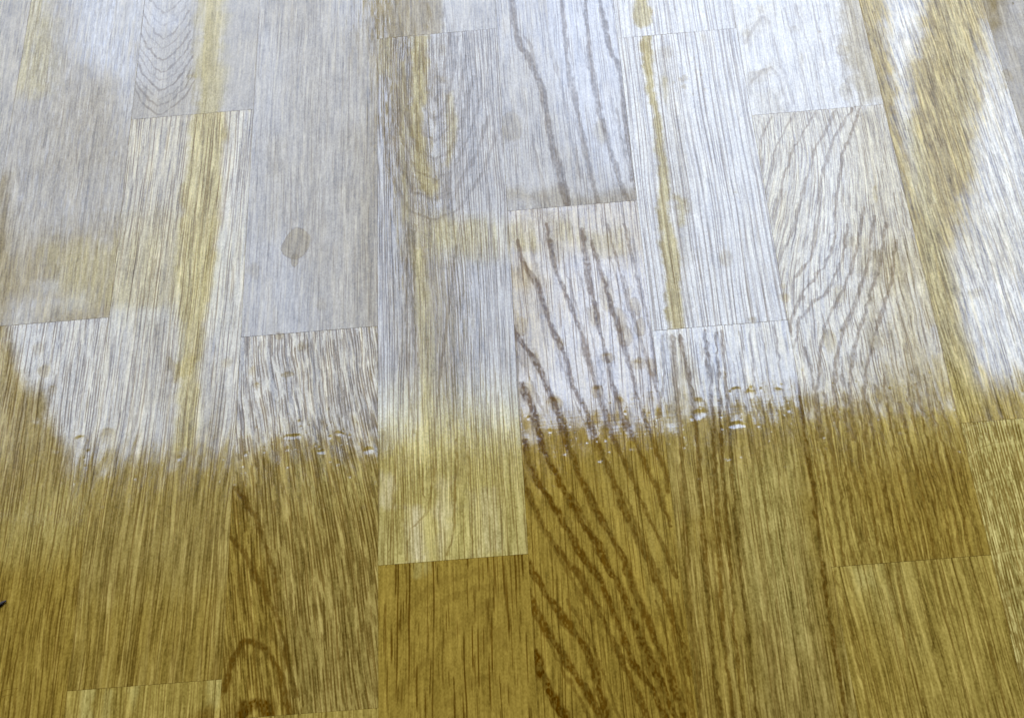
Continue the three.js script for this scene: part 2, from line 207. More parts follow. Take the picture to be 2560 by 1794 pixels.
const SPOTS = [
  ['beige', -42.9,653.5,7.1,10.25,1.25,.6,.4],
  ['beige', -43,642.3,2.1,4.5,1.2,.5,.4],
  ['beige', 75.5,726,5.75,11.1,.9,.15,1.2],
  ['olive', 124.1,716.6,3.05,9.15,.75,.15,1.5],
  ['beige', 71.6,719.7,1.75,6.15,.7,0,1.5],
  ['olive', -170.6,580.9,3.55,4.15,.95,.1,1.5],
  ['olive', -175.1,595.6,3.15,3.95,.6,0,1.8],
  ['olive', -172.3,573.9,2.1,3.6,.7,0,1.5],
  ['olive', -165.5,568.2,2.9,3.6,.75,0,1.5],
  ['straw', -134.2,537.8,4.05,4.45,.8,0,1.8],
  ['olive', -147.7,536.7,3.2,2.2,.5,0,1.6],
  ['stoneL', -171.2,549.3,2.05,2,.7,0,1.2],
  ['stoneL', -170.2,523.3,2.2,2.15,.5,0,1.5],
  ['stoneL', -160,529.9,2.4,1.95,.5,0,1.5],
  ['slateD', -65.4,638.6,3.25,3.9,.8,.15,1.2],
  ['slateD', -63.5,632.8,1.9,2.5,.7,.2,.8],
  ['slateD', -28.2,610.1,2.9,4.85,.8,.1,1.5],
  ['olive', -49.5,592.2,2.25,2.65,.8,.2,.8],
  ['oliveD', -38.6,583.7,2.05,3.65,.8,.2,.9],
  ['oliveD', -62.7,570.5,1.85,2.55,.7,.1,1],
  ['oliveD', -60.3,560.2,2.2,2.5,.7,.1,1],
  ['oliveD', -44.3,566.1,3.25,1.55,.95,.3,.4],
  ['oliveD', -76.7,577.1,2.9,3.1,.6,0,1.4],
  ['stone', -34.9,582.3,1.85,3.1,.7,.1,1],
  ['slateD', 36.4,793,5.1,6,.8,0,2],
  ['slateD', 35.8,768.3,3.65,4.2,1,.2,1.2],
  ['oliveD', 28.6,826.4,4.25,10.45,.5,.1,2],
  ['oliveD', 27.9,812.7,3.3,3.4,.5,.1,1.5],
  ['beige', 74.7,584.8,3.45,6.2,1,.3,.7],
  ['beige', 72.4,591.6,1.6,3.15,.6,0,1],
  ['stone', 79.6,565,2.6,5.05,.9,.2,.9],
  ['beige', 110.8,587.6,3.05,7.3,.85,.25,.9],
  ['stoneD', 119,601.2,4.05,12.15,.85,.25,1],
  ['stoneD', 123.5,583.6,3.4,7.75,.9,.3,.8],
  ['stoneD', 125.5,573.1,3.8,7.1,.9,.3,.8],
  ['beige', 133.1,591.8,2.45,5.2,.85,.5,.5],
  ['beige', 134,578.6,2.8,6.15,.85,.5,.5],
  ['stoneL', 131.5,601.8,2.45,2.65,.7,.4,.5],
  ['stoneD', 130.8,555.3,3.95,4,.9,.3,.7],
  ['stoneD', 137.6,552.1,3.35,5.45,.95,.35,.7],
  ['stoneD', 116,560.8,3,3.5,.85,.2,.8],
  ['beige', 108.9,539.6,3.15,3.9,.9,.25,.8],
  ['oliveD', 87.9,535.6,3.55,4.35,.95,.15,1.2],
  ['stoneD', 74.8,541.8,4.35,7.35,.75,.1,1.5],
  ['oliveD', 119.4,532.9,2.35,4.85,.7,.1,1],
  ['stoneD', 94,570.7,2.4,3.55,.7,.1,1],
  ['stone', 93,570.8,1.8,3.05,.5,0,1],
  ['snow', 86,590.1,1,1.85,.8,0,.5],
  ['silver', 78.9,516,1.55,2.85,.7,0,1],
  ['stoneL', 107.9,500.2,1.9,2.35,.6,0,1],
  ['stoneL', 123.7,505.7,2.3,3.75,.6,0,1.2],
  ['stoneL', 130.8,494.6,1.5,1.85,.6,0,1],
  ['chalk', 157.8,521.4,4.05,3.6,.95,.12,.9],
  ['chalk', 174.6,512.8,5.3,2.35,.9,0,1],
  ['silver', 169,494.8,2.6,2.75,.7,0,1.2],
  ['silver', 154.3,485.4,2.05,2.75,.7,0,1],
  ['oliveD', 159,529,2.7,3.4,.5,0,1.2],
  ['beige', 176.8,534,2.75,2.45,.8,0,1.2],
  ['beige', 197.4,532,1.9,2.2,.7,0,1.2],
  ['stoneL', 183.6,530.9,3.85,2.9,.8,0,1.5],
  ['beige', 182,617.9,3.25,5.95,.65,0,1.5],
  ['slateD', 190.4,577.2,2,2.05,.9,.2,.6],
  ['oliveD', 208.1,589.2,2.6,2.35,.8,.2,.7],
  ['oliveD', 208.7,596.2,2,1.3,.5,0,.8],
  ['slateD', 179.5,617.7,1,4.85,.7,0,.8],
  ['slateD', 173.4,774.4,.9,.95,1,0,.25],
  ['slateD', 172.7,751.7,1.6,1.55,1,0,.35],
  ['slateD', 175.5,752.9,1.35,1.9,1,0,.4],
  ['slateD', 172.9,746.8,1.8,1.9,1,0,.4],
  ['slateD', 181.1,769.5,.9,.95,1,0,.25],
  ['slateD', 185.5,743.1,.9,1.25,1,0,.3],
  ['slateD', 183.8,754.2,1.1,.95,1,0,.3],
  ['slateD', 168.5,750.2,.9,.95,1,0,.3],
  ['slateD', 177.3,739.9,.7,.95,1,0,.25],
  ['slateD', 192.4,664.6,.85,.85,1,0,.25],
  ['slateD', 254.9,780.8,1.35,1.3,1,0,.3],
  ['slateD', 167.3,775.1,3.15,4.55,.6,0,1.3],
  ['slateD', 188.8,784.1,2.25,3.95,.6,0,1],
  ['slateD', 224.2,803.3,2.75,4.05,.8,0,1.6],
  ['slateD', 213.8,786,2.7,2.95,.7,0,1.4],
  ['slate', 240.5,786,3.15,2.95,.8,0,1.3],
  ['slateD', 241.1,761.1,1.35,5.1,.6,0,1],
  ['slateD', 216.9,753.4,5.75,2.55,.6,0,1.3],
  ['beige', 264.7,764.7,3.55,4.5,.8,.2,.8],
  ['stone', 275.4,768.3,5.75,7.1,.7,.2,1],
  ['stone', 279.7,781,3.1,4.55,.6,.2,1],
  ['beige', 261.7,731.4,3,6.2,.7,.2,.8],
  ['deep', 266.4,658.2,1.05,2,.8,0,.4],
  ['oliveD', 265.3,652.9,1.25,3.9,.7,0,.6],
  ['slateD', 302.7,581.8,3.15,3.1,.8,0,1.6],
  ['slateD', 305.2,584.1,1.55,1.55,.8,0,.8],
  ['olive', 318.7,746.7,4.75,6.3,.6,.15,1],
  ['olive', 319.3,738.6,3.45,4.95,.5,.2,.8],
  ['olive', 332.3,715.1,3,3.95,.7,.15,.9],
  ['beige', 251.9,622.1,4.9,4.85,.6,0,1.5],
  ['stone', 247,624,2.85,3.8,.6,.1,1.2],
  ['beige', 236,588.8,3.2,5.7,.8,.15,1.2],
  ['oliveD', 226.6,560.1,3.15,7.45,.7,.1,1.2],
  ['stone', 232.7,564.6,1.95,2.5,.6,0,1],
  ['slateD', 367.1,786.8,4,4.9,.9,.1,1],
  ['slateD', 361.3,759.3,3.7,5.1,.95,.15,.8],
  ['slateD', 354.4,742.3,3.25,3.75,.9,.1,.8],
  ['slateD', 358.8,742.4,2.15,2.5,.8,.1,.8],
  ['oliveD', 351.8,733.1,2.6,4.9,.85,.2,.5],
  ['beige', 348,725.7,1.7,2.15,.8,.2,.5],
  ['slateD', 355.8,723.1,3,4.25,.9,.2,.6],
  ['slateD', 355.3,751.9,1.95,2.85,.7,.1,.7],
  ['slateD', 368,774.9,1.75,2.6,.7,.1,.7],
  ['slateD', 352,698.9,1.9,5.95,.8,.1,.8],
  ['stone', 137.2,428.9,1.8,5.4,.55,0,1.6],
  ['stone', 136.4,462.4,2.25,3.9,.5,0,1.5],
  ['stone', 134.6,403.3,1.75,5.2,.55,0,1.6],
  ['stone', 248.8,436.5,1.45,2.1,.6,0,.8],
  ['stone', 171.1,408.9,1.8,1.6,.5,0,.9],
  ['stone', -6.9,483.5,3.05,3.2,.6,0,1.5],
  ['silver', -4.1,514.5,2.75,2.8,.7,0,1],
  ['silver', -17.9,526.6,3.2,1.65,.8,0,.8],
  ['silver', -41.6,527.2,5.15,1.95,.8,0,1],
  ['stoneL', -27.6,516.7,2.75,1.9,.6,0,1.2],
];
const BANDS = [
  ['C0', 3.2, .22, [24.5,424.4,32.9,429.9,48.8,434.2,59.1,432.4,62.3,427.3]],
  ['C0', 3.2, .22, [24,397.6,29.6,407,37.9,413.9,48.5,423.9,57.4,427.7]],
  ['C0', 3.2, .22, [47.7,401.6,52.1,412.7,56.1,408.6,58.5,402.3]],
  ['C0', 3.2, .22, [8.9,380.5,15.1,391,24,400]],
  ['C0', 3.2, .22, [10.7,418.1,20,431.9,31.3,439.4,48.1,443.2]],
  ['C0', 3.2, .22, [31.6,376.2,42.5,387.1,51.5,388.3,60,379.7]],
  ['B1', 2.2, .75, [-69.3,500.8,-58.3,483.1,-51.2,460.8,-46.9,446.3]],
  ['B1', 2, .7, [-69.2,471.3,-61.8,462.7,-57,450.7,-52.6,442.3,-47.3,430.6,-43.4,417.2,-39.7,402,-36,385.8]],
  ['B1', 2.8, .85, [-68.5,391.4,-66.8,400.3,-64.9,407.6,-61.1,414.8,-56.4,416,-49.9,410,-44.9,399.8,-41,386.8,-38.2,375]],
  ['B1', 4.5, 1, [-59.7,378.3,-57.7,382.5,-54.4,383.8,-49.5,381.8,-47.9,377.8]],
  ['B1', 1.2, .3, [-56.1,441.8,-50.2,423.4,-45.8,410.6]],
  ['A2', .84, .39, [-139.9,867.5,-135.8,857,-130.7,849.3,-127.7,845.5,-125.1,846.3,-121.7,849.4,-117.8,855.7,-114.7,864.2]],
  ['A2', .72, .28, [-140.5,857.8,-136,846.6,-130.5,838.3,-127.3,834.3,-124.5,835,-120.8,838.3,-116.7,845.2,-113.4,854.4]],
  ['A2', .96, .44, [-141.1,849.7,-136.2,836.8,-130.4,827.3,-126.9,822.8,-123.9,823.4,-120,827.4,-115.7,835.4,-112.1,846]],
  ['A2', .72, .33, [-141.1,840.2,-136.2,828.1,-130.2,819.2,-126.7,814.9,-123.6,815.5,-119.6,819.2,-115,826.6,-111.3,836.4]],
  ['A2', 1.08, .5, [-141.3,832.2,-136.1,818.6,-129.9,808.6,-126.2,804,-123.1,804.6,-119,808.8,-114.4,817.2,-110.6,828.3]],
  ['A2', .84, .44, [-141.9,824.3,-136.4,810,-129.9,799.4,-126,794.5,-122.6,795.1,-118.3,799.6,-113.4,808.5,-109.4,820.3]],
  ['A2', .84, .33, [-142.1,816.8,-136.5,802.5,-129.8,792.1,-125.8,787.2,-122.3,787.8,-117.9,792.2,-112.8,801,-108.8,812.6]],
  ['A2', 1.2, .55, [-142.8,810.4,-136.9,795.4,-129.8,784.4,-125.6,779.3,-122,779.8,-117.2,784.5,-112,793.8,-107.6,806.1]],
  ['A2', .72, .33, [-142.8,801.3,-136.9,787.2,-129.7,776.9,-125.4,772.1,-121.7,772.6,-116.8,776.9,-111.4,785.5,-106.9,796.9]],
  ['A2', .96, .44, [-143.6,796,-137.4,782,-129.9,771.7,-125.4,766.9,-121.5,767.4,-116.4,771.7,-110.6,780.1,-105.9,791.4]],
  ['A2', .96, .44, [-143.3,788.7,-137.1,774.8,-129.7,764.6,-125.2,759.8,-121.3,760.3,-116.2,764.5,-110.4,772.9,-105.7,784.1]],
  ['C1', 1.5, .36, [26.5,830.1,27,789.1,29.3,760,33.7,752.4,37,760,41.2,787.4,44.4,820.9]],
  ['C1', 1.8, .36, [22.7,813.3,23.7,773,27.3,744.2,33.3,736.6,38.3,743.9,44,770.5,48.3,803.3]],
  ['C1', 1.5, .36, [19,796.8,20.6,757.2,25.4,728.8,33,721.1,39.7,728,46.8,754,52.2,786]],
  ['C1', 1.8, .36, [15.4,780.6,17.5,741.6,23.5,713.6,32.7,705.9,40.9,712.5,49.6,737.8,55.9,769.1]],
  ['C1', 1.5, .36, [11.8,764.7,14.4,726.3,21.6,698.7,32.4,690.9,42.2,697.2,52.3,721.9,59.6,752.5]],
  ['C1', 1.8, .36, [8.2,749.1,11.4,711.3,19.7,684.1,32.1,676.2,43.4,682.3,54.9,706.3,63.2,736.2]],
  ['C1', 1.5, .36, [4.8,733.7,8.5,696.6,17.9,669.7,31.8,661.8,44.6,667.6,57.5,691,66.8,720.2]],
  ['C1', .9, .5, [21.6,507.3,22.2,497,23.6,477.3]],
  ['C1', 1, .5, [29,506.6,27.1,492.2,24,477.2,16.1,468.6,13.6,451.3]],
  ['C1', 1.1, .55, [39,517.5,38,495.5,36.7,470.3,33.5,453.2]],
  ['C1', .9, .45, [10.6,520.2,8.5,498.3,6,451.5]],
  ['C1', 1.4, .4, [17.2,660.5,15.7,605.4,15.9,553.8,18.7,524.2]],
  ['C1', 1.2, .4, [45,657.5,37.6,603.1,33.3,567.2,28.3,523.3,26.9,497.5]],
  ['C1', 1.3, .3, [51.3,756.7,46.5,710.3,37,681.5,29.3,678,22,695.1]],
  ['C1', 1.2, .3, [55.8,724.6,48.2,692.1,38.9,669.6]],
  ['C1', 1.1, .25, [22.6,737.9,26.6,706.6,31.7,688,36.2,693.5]],
  ['C1', .8, .4, [21,660.1,19.7,594.4,21,543.4]],
  ['C1', 1.4, .35, [12.4,515.3,12.8,485.1,11.1,456.3]],
  ['C1', .8, .4, [44.7,512.2,45.6,482,44.2,450]],
  ['D1', 3.22, .61, [80.2,833.8,81.6,809.3,83.3,791.5,90.2,772.1,94.4,753.1,96.4,717.7,100.9,683.4,103.4,662.4]],
  ['D1', 1.61, .33, [99.5,831.3,100.6,789.4,104.7,759.9,107.7,718.5,110.9,684.9]],
  ['D1', 2.18, .55, [110,830,109.9,788.2,110.7,757.2,114.6,715.6,117,681.6,119.2,662.1]],
  ['D1', 2.53, .61, [123.6,828.2,122.5,780.3,124.4,737.7,127.7,714,131.5,679.9,135.2,664.6]],
  ['D1', 2.3, .61, [132,827.1,133.9,785.2,138.6,766.2,138.6,742,139,712.7,138.6,679.1]],
  ['D1', 1.84, .5, [139.9,826.1,142.6,801.7,144.2,771.4,143.5,736.1]],
  ['D1', 2.07, .39, [86.2,798.6,89.4,791.4,92.5,764.6]],
  ['D1', 1.49, .39, [111.6,727.3,116.3,684.3,120.1,663.4]],
  ['D1', 1.26, .39, [134.4,734,136.4,699.9,140.2,672.8]],
  ['D1', 1.61, .33, [86.6,717.9,89.8,687.3,92.9,665.1]],
  ['D0', 2.76, .89, [72.3,548.2,76.7,533.2,78.9,520.2,82.4,503.1,86.8,492.3,88,486.5,93.4,473.3,98.2,461.3,104.4,449.1,107.6,437.7,112.3,427.7,116.2,410.2,121.4,391.7,126.5,376.5,130.5,362.3]],
  ['D0', 2.67, .84, [66.2,594.8,71.6,578.6,79.2,565.6,83.6,550.8,87.3,535.9,90.7,521.7,94.1,504.6,97.4,490.8,103.3,472.4,110.4,455.1,114.9,441.7,117.7,427.2,123,409.6,127.3,392.6,131.6,374.5,134.6,360.1]],
  ['D0', 2.48, .79, [75.3,642.8,77,627.1,84.6,607.8,88.6,584.7,93.2,570.8,96.6,555.2,98.7,541.8,103,529.7,105.3,518.2,108.2,505.1,112.4,489.4,117.2,469.5,121.5,454.1,125.9,440.7,130,426.2,133.9,411.7,136.6,397.8,138.8,382.9]],
  ['D0', 2.21, .73, [90.6,652.4,93.8,620.1,98.8,601.5,103.1,583.1,105.6,565.7,107.6,552.1,110.8,534.3,114.6,512.5,119.2,498,122.7,485,126.9,468.6,131.3,455,135.4,439.9,137.5,432]],
  ['D0', 2.12, .76, [109.4,647.5,110,628.8,111.3,603.1,112.8,582.1,115.8,560.8,117.8,539.9,120.4,526,124.9,510.6,130.4,490.7,133,481.8,135.4,469.4,138,459.2]],
  ['D0', 2.02, .73, [114.1,638.6,117.1,617.6,120.1,597.1,123.8,577.1,126,557.8,128.8,537.1,131.6,520.6,135.6,500.6,138.6,488.3,138.7,477.8]],
  ['D0', 1.66, .63, [123.3,648.8,126,621.8,129.2,596.2,132.8,576.2,136.1,552.2,139.1,537.8,140.5,521.9]],
  ['D0', 1.47, .58, [131.7,647.9,134.4,620.9,136.9,595.3,139.2,570.9,139.6,543.4]],
  ['D0', 2.39, .79, [68.7,502.8,70.8,487.4,74.5,476.8,81.1,457.8,87.5,445.9,93.7,436.6,98.3,424.1,102.9,412.1,105,404.4,109.4,392.8,113.4,377.6,117.6,365.7,119.5,355.6]],
  ['D0', 2.76, .89, [72,514.3,73.6,500,77.3,489.3,84.9,473.2,90.4,459.4,95.8,445.2,103.2,433.2,106.2,420.3,110.5,406.2,114.5,389.9,121.3,377,125.3,364.3,129.4,351.1]],
  ['D0', 2.94, .89, [69,447.8,71.4,442.4,75.6,432.5,81.7,420.2,87.9,409.6,93.8,399.3,97.1,387.8,98.8,375.1,101,362.8]],
  ['D0', 3.31, .89, [69.6,429.6,71.6,422.7,74.6,414.6,79.4,404.2,84.1,393.3,90,383.1,94.6,373.3,99.3,363]],
  ['D0', 3.86, 1, [70.9,398.2,71.6,396,73.2,388.3,76.5,379.1,80.7,368.7,83.4,360.5]],
  ['D0', 1.66, .53, [74.1,479.4,77.9,463.4,85.4,447.4,91.6,429.8,97.5,410.6]],
  ['D0', 1.84, .63, [143.2,488.8,142.8,466.2,142.4,440.1,141.6,419.1,141.9,390.6,141.5,359.5]],
  ['D0', 1.47, .53, [113.2,425.8,117.9,396.6,122.8,372.6,125.2,360.8]],
  ['D0', 2.02, .63, [128.8,437,133.3,407.5,136.1,379.2,138.1,359.8]],
  ['D0', 1.47, .63, [147.7,565.2,144.6,546.6,140.6,531.5,138.8,522.1]],
  ['D0', 1.29, .53, [67.2,496,68.3,477.6,71.1,459.6]],
  ['D0', .8, .4, [81.3,617.3,87,590,92.4,561.2,98.6,533.3,104,513.5]],
  ['D0', .8, .4, [98.4,623.7,102.8,596.3,106.9,567.3,111.2,544.3,117.1,519.4]],
  ['D0', .8, .4, [105,628.5,107.6,601.1,109.6,572.1,113.3,546.5]],
  ['D0', .8, .4, [128.7,612.3,132.3,582.7,135.1,556.8]],
  ['D0', .8, .4, [122.6,626.6,125.8,601.8,129.7,575.2,132.4,549.6]],
  ['D0', .8, .4, [70.7,568.5,77.7,547.6,84.2,522.6]],
  ['D0', 1.1, .55, [143.3,470.7,142.4,440.1,143,406.6,143.3,360.5]],
  ['D0', 1.1, .55, [127.3,420.3,130.3,399.6,133.6,375.5,135.5,360]],
  ['D0', 1.1, .55, [119,408.7,122.5,388.3,126.7,362.6]],
  ['D0', 1.1, .55, [93.2,482.1,99.5,463.6,107.3,443.3,112.9,421.6]],
  ['D0', 1.1, .55, [117.7,479.8,123.3,457,130.3,432.7,135,407.3]],
  ['D0', 1.1, .55, [136.7,423.7,138.6,398.9,141,371]],
  ['D0', 1.1, .55, [74.2,412.6,81.9,391.7,89.6,373.4,94.1,363.4]],
  ['D0', 1.1, .55, [87.5,423.8,96.8,400.5,103.7,374.1,106.2,362.4]],
  ['E0', 1.7, .75, [153.4,570.2,156.1,530,155.5,506.2,154,484.6,151.1,427.4,149.4,381.8,149.7,358.8]],
  ['E0', 1.9, .75, [166.1,572.5,165.5,538.8,163.9,510.1,161.7,483.8,159.2,450.7,156.1,411.4,155.3,381.3,155.5,356.5]],
  ['E0', 1.3, .75, [171.5,570.9,168.7,528.8,165.2,483.5,163.2,442.3,160.6,403.3,159.7,373.7,159.6,356.1]],
  ['E0', 1.4, .7, [174.6,571.1,172.2,528.4,169.3,483.1,167,433.8,166.6,402.7,165.1,366,165,353.8]],
  ['E0', 1.9, .6, [149.4,570.6,148.4,540.6,147.3,507,145.1,468.5,142.1,420.3,141.6,390,141.3,359.5]],
  ['E0', 1.6, .8, [210.7,564.3,207,513,206.4,479.6,204.5,438.6,203.4,403.4,203.3,377.3,203.7,356.3]],
  ['E0', 1, .4, [183.4,569.7,181.2,527.5,179.3,480.8,176.9,426.4,174.8,376]],
  ['E0', .9, .45, [188.6,569.1,186,527,183.6,485,181.9,436.5,178.6,371.8]],
  ['E0', .9, .4, [194.5,569.8,193.4,531.2,191.9,491,188.8,435.9,186,375]],
  ['E0', 1, .45, [200.7,571.7,200.4,535.4,199.4,490.3,196.3,435.2,193.8,374.4]],
  ['E0', 1.6, .5, [144.4,571.1,143.6,548.5,140.9,534]],
  ['E0', 2.4, .4, [174,403.9,175.5,387.7,173.8,368.3,174,356.8]],
  ['E0', 1.3, .5, [158.8,484.1,155.8,438.9,154.6,405.6]],
  ['F1', 1.3, .45, [218.9,717.1,210.2,700.4,208.6,679.7]],
  ['F1', 1.3, .45, [231.1,717.8,216.5,690.6,211.3,667.6]],
  ['F1', 1.3, .5, [243.1,717.3,229,695.2,219.4,672.6,209.7,639.3]],
  ['F1', 1.4, .5, [254,717.3,239.2,691,228.7,662.8,219.6,635.4,208.1,611.9]],
  ['F1', 1.5, .55, [262.9,718.1,249,695.9,239.4,670.3,232.3,636.8,226.1,615.3,216.1,602.9]],
  ['F1', 1.5, .6, [267.2,717.6,253.6,686.4,244.1,652.4,238.5,622.2,231,606.7,220.8,595.7,211.9,579.6,207.7,567.1]],
  ['F1', 1.4, .6, [247.7,635.1,240.9,611,230.6,590.7,222.7,585,214.1,574.2,208.7,556.9]],
  ['F1', 1.5, .6, [257.7,645.2,248.4,612.9,239,592.5,230.7,577.6,225.2,567.9,220.3,548.2,214.8,524.2,212.3,500.7]],
  ['F1', 1.6, .6, [261.9,639.1,253.5,607,243.4,581.5,235,566.9,228.1,547.4,221.6,511.6]],
  ['F1', 1.6, .6, [267.1,632.9,259.6,606.3,249.3,580.9,239.7,558.8,232.6,532.1,228.3,499.1]],
  ['F1', 1.6, .6, [270.4,621.5,263.8,595.1,253.5,570.1,243.6,545.8,237.7,521.9,234.9,486.9]],
  ['F1', 1.3, .6, [213.6,556.4,215.4,541.2,214.8,524.2,212.3,500.7]],
  ['F1', 1, .4, [207.7,549.5,207.2,532.2,206.8,515.4]],
  ['F1', .9, .55, [210.1,517.5,209.7,489.3,210.3,457.8,210.1,429.8]],
  ['F1', 1.15, .67, [214.8,522.5,214.4,488.9,214.5,457.4,214.2,429.4]],
  ['F1', 1.4, .55, [219.6,527.6,217.9,488.6,218.6,457,218.3,429]],
  ['F1', .9, .67, [224.4,532.7,222.6,488.1,222.7,456.6,222.4,428.7]],
  ['F1', 1.15, .55, [229.3,537.9,226.1,487.8,226.9,456.3,226.5,428.3]],
  ['F1', 1.4, .67, [229.8,515.5,230.8,487.3,231,455.9,230.7,427.9]],
  ['F1', .9, .55, [234.6,520.5,234.3,487,235.1,455.5,234.8,427.6]],
  ['F1', 1.15, .67, [239.5,525.6,239,486.5,239.3,455.1,238.9,427.2]],
  ['F1', 1.4, .55, [244.4,530.7,242.5,486.2,243.4,454.7,242.9,426.8]],
  ['F1', .9, .67, [249.3,535.8,247.2,485.8,247.5,454.3,247,426.5]],
  ['F1', 1.15, .55, [249.5,513.6,250.7,485.4,251.6,454,251.1,426.1]],
  ['F1', 1.4, .67, [254.4,518.6,255.3,485,255.7,453.6,255.2,425.7]],
  ['F1', .9, .55, [259.3,523.6,258.8,484.6,259.8,453.2,259.3,425.4]],
  ['F1', 1.15, .67, [264.2,528.7,263.4,484.2,263.9,452.8,263.4,425]],
  ['F1', 1.4, .55, [269.2,533.8,267,483.9,268,452.4,267.4,424.6]],
  ['F1', .9, .67, [269.1,511.6,271.6,483.4,272.1,452.1,271.5,424.3]],
  ['F1', 1.15, .55, [274.1,516.6,275.1,483.1,276.2,451.7,275.6,423.9]],
  ['F0', 1, .5, [208.9,427.8,211.1,413,212,384.6,213.9,353.6]],
  ['F0', 1, .5, [234.6,429.7,233.4,406.9,235.1,386.6,237.2,359.2,238.4,351.6]],
  ['F0', 1, .5, [233,430.9,232.7,411.1,233.7,398.7]],
  ['F0', 1, .5, [246.5,430.7,246.7,401.7,245.9,373.9,247.6,350.8]],
  ['F0', 1, .5, [253.7,430.1,254.9,388.9,256,350.1]],
  ['F0', 1, .5, [269.9,429.7,271.2,391.5,271.1,348.9]],
  ['F0', 1, .5, [280.3,427.7,280.7,386.7,280.9,363.2]],
  ['F0', 1.6, .5, [237.6,431.5,237.2,406.6,239.6,392.2]],
  ['F0', .8, .35, [262.8,430.3,264.1,400.2,264.4,349.4]],
  ['F0', .8, .35, [215.5,429.3,216.7,392.2,219,353.1]],
  ['G0', 1.8, -.25, [279,497.7,285.8,501,293.6,502.2]],
  ['G0', 2, -.25, [279.6,483.1,287,488.4,296.9,490.6,312.1,491]],
  ['G0', 1.8, -.25, [279.8,465,285.9,468.9,291.9,471.1]],
  ['G0', 2, -.25, [281.1,428,288.3,431.2,295.4,430.6,301.8,426.8]],
  ['G0', 2.2, -.25, [281.8,408.8,288.8,412.3,298.4,411.5]],
  ['G0', .7, .4, [280.6,484.4,288.2,489.4,297.1,491.8]],
  ['G0', .7, .4, [280.4,466.3,286.4,470.2,291.6,472]],
  ['G0', .7, .4, [281.7,429.2,288.6,432.7,295.7,432]],
  ['F2', 1.6, .3, [211.2,776.3,218,788.8,223.8,798.2,227.5,791,228.9,767.5,232.1,725.5]],
  ['F2', 1.6, .3, [208.8,742.5,216.9,752.7,224.1,756.7,227,745.1,229.5,722.7]],
  ['F2', 1, .3, [237.2,803.3,239.4,769.5,239.3,721.5]],
  ['F2', 1, .3, [244.5,805.8,247.3,762,247.9,720.5]],
  ['F2', 1, .25, [253.5,804.7,254.5,764.3,255.7,721.1]],
  ['F2', 1, .25, [261.5,803.6,262.1,770,262.8,731.2]],
  ['Z0', .35, .7, [-170.7,399.2,-168.2,400,-166,400.2,-162.8,400.3]],
  ['Z0', .3, .6, [-170.3,395.9,-167.9,397.1,-165,397.5]],
  ['Z0', .3, .6, [-163.5,400,-164.3,397.6,-165.6,396.5]],
  ['Z1', .3, .45, [-165.8,809.5,-168.7,799.8,-170.4,788.3]],
  ['D0', .3, -.5, [70.4,521.1,90,521.6,105.6,521.5,121.4,523.8]],
  ['D0', .25, -.4, [74.2,518.3,101.5,519.5,121.1,520.9]],
  ['D0', .25, -.4, [89.5,513.8,112.9,515.5,128.5,515.9]],
  ['E0', .25, -.45, [159.7,518.1,182.9,517.7,202.3,518.2]],
  ['E0', .25, -.4, [167,514,186.3,513.8,205.7,514.3]],
  ['E0', .25, -.4, [178.1,509.6,195.2,508.2]],
  ['E0', .25, -.35, [148.9,525.9,168.4,525.9,187.9,525.9]],
  ['E0', .25, -.35, [171.7,521.2,191.1,521.2,203.8,521.7]],
  ['C1', .25, .4, [19.3,658.9,25.8,659.6,34.3,659.8]],
  ['C1', .25, .35, [18.4,763.9,27.5,764.7]],
  ['C1', .25, .35, [1.2,731,13.5,730.8]],
];
const NEXT = { Y: 'Z', Z: 'A', A: 'B', B: 'C', C: 'D', D: 'E', E: 'F', F: 'G', G: 'H', H: 'I' };

function bounds(p) { let a = 1e9, b = -1e9, c = 1e9, d = -1e9; for (let i = 0; i < p.length; i += 2) { a = Math.min(a, p[i]); b = Math.max(b, p[i]); c = Math.min(c, p[i + 1]); d = Math.max(d, p[i + 1]); } return [a, b, c, d]; }
function polygonDistance(p, x, y) {                       // negative inside
  let d = 1e9, inside = false;
  for (let i = 0, j = p.length - 2; i < p.length; j = i, i += 2) {
    const ex = p[j] - p[i], ey = p[j + 1] - p[i + 1], wx = x - p[i], wy = y - p[i + 1];
    const t = clamp((wx * ex + wy * ey) / (ex * ex + ey * ey + 1e-9)), bx = wx - ex * t, by = wy - ey * t;
    d = Math.min(d, bx * bx + by * by);
    if ((p[i + 1] > y) !== (p[j + 1] > y) && x < ex * (y - p[i + 1]) / ey + p[i]) inside = !inside;
  }
  return inside ? -Math.sqrt(d) : Math.sqrt(d);
}
function lineDistance(p, x, y) {
  let d = 1e9;
  for (let i = 0; i + 3 < p.length; i += 2) {
    const ex = p[i + 2] - p[i], ey = p[i + 3] - p[i + 1], wx = x - p[i], wy = y - p[i + 1];
    const t = clamp((wx * ex + wy * ey) / (ex * ex + ey * ey + 1e-9)), bx = wx - ex * t, by = wy - ey * t;
    d = Math.min(d, bx * bx + by * by);
  }
  return Math.sqrt(d);
}

const DENSITY = [0.18, 0.3];                             // millimetres per texel, across and along
function dataTexture(data, w, h, color) {
  const t = new THREE.DataTexture(data, w, h, THREE.RGBAFormat, THREE.UnsignedByteType);
  t.magFilter = t.minFilter = THREE.LinearFilter; t.wrapS = t.wrapT = THREE.MirroredRepeatWrapping;
  if (color) t.colorSpace = THREE.SRGBColorSpace;
  t.needsUpdate = true;
  return t;
}
const encode = (c) => { c = clamp(c); return 255 * (c <= 0.0031308 ? 12.92 * c : 1.055 * c ** (1 / 2.4) - 0.055); };

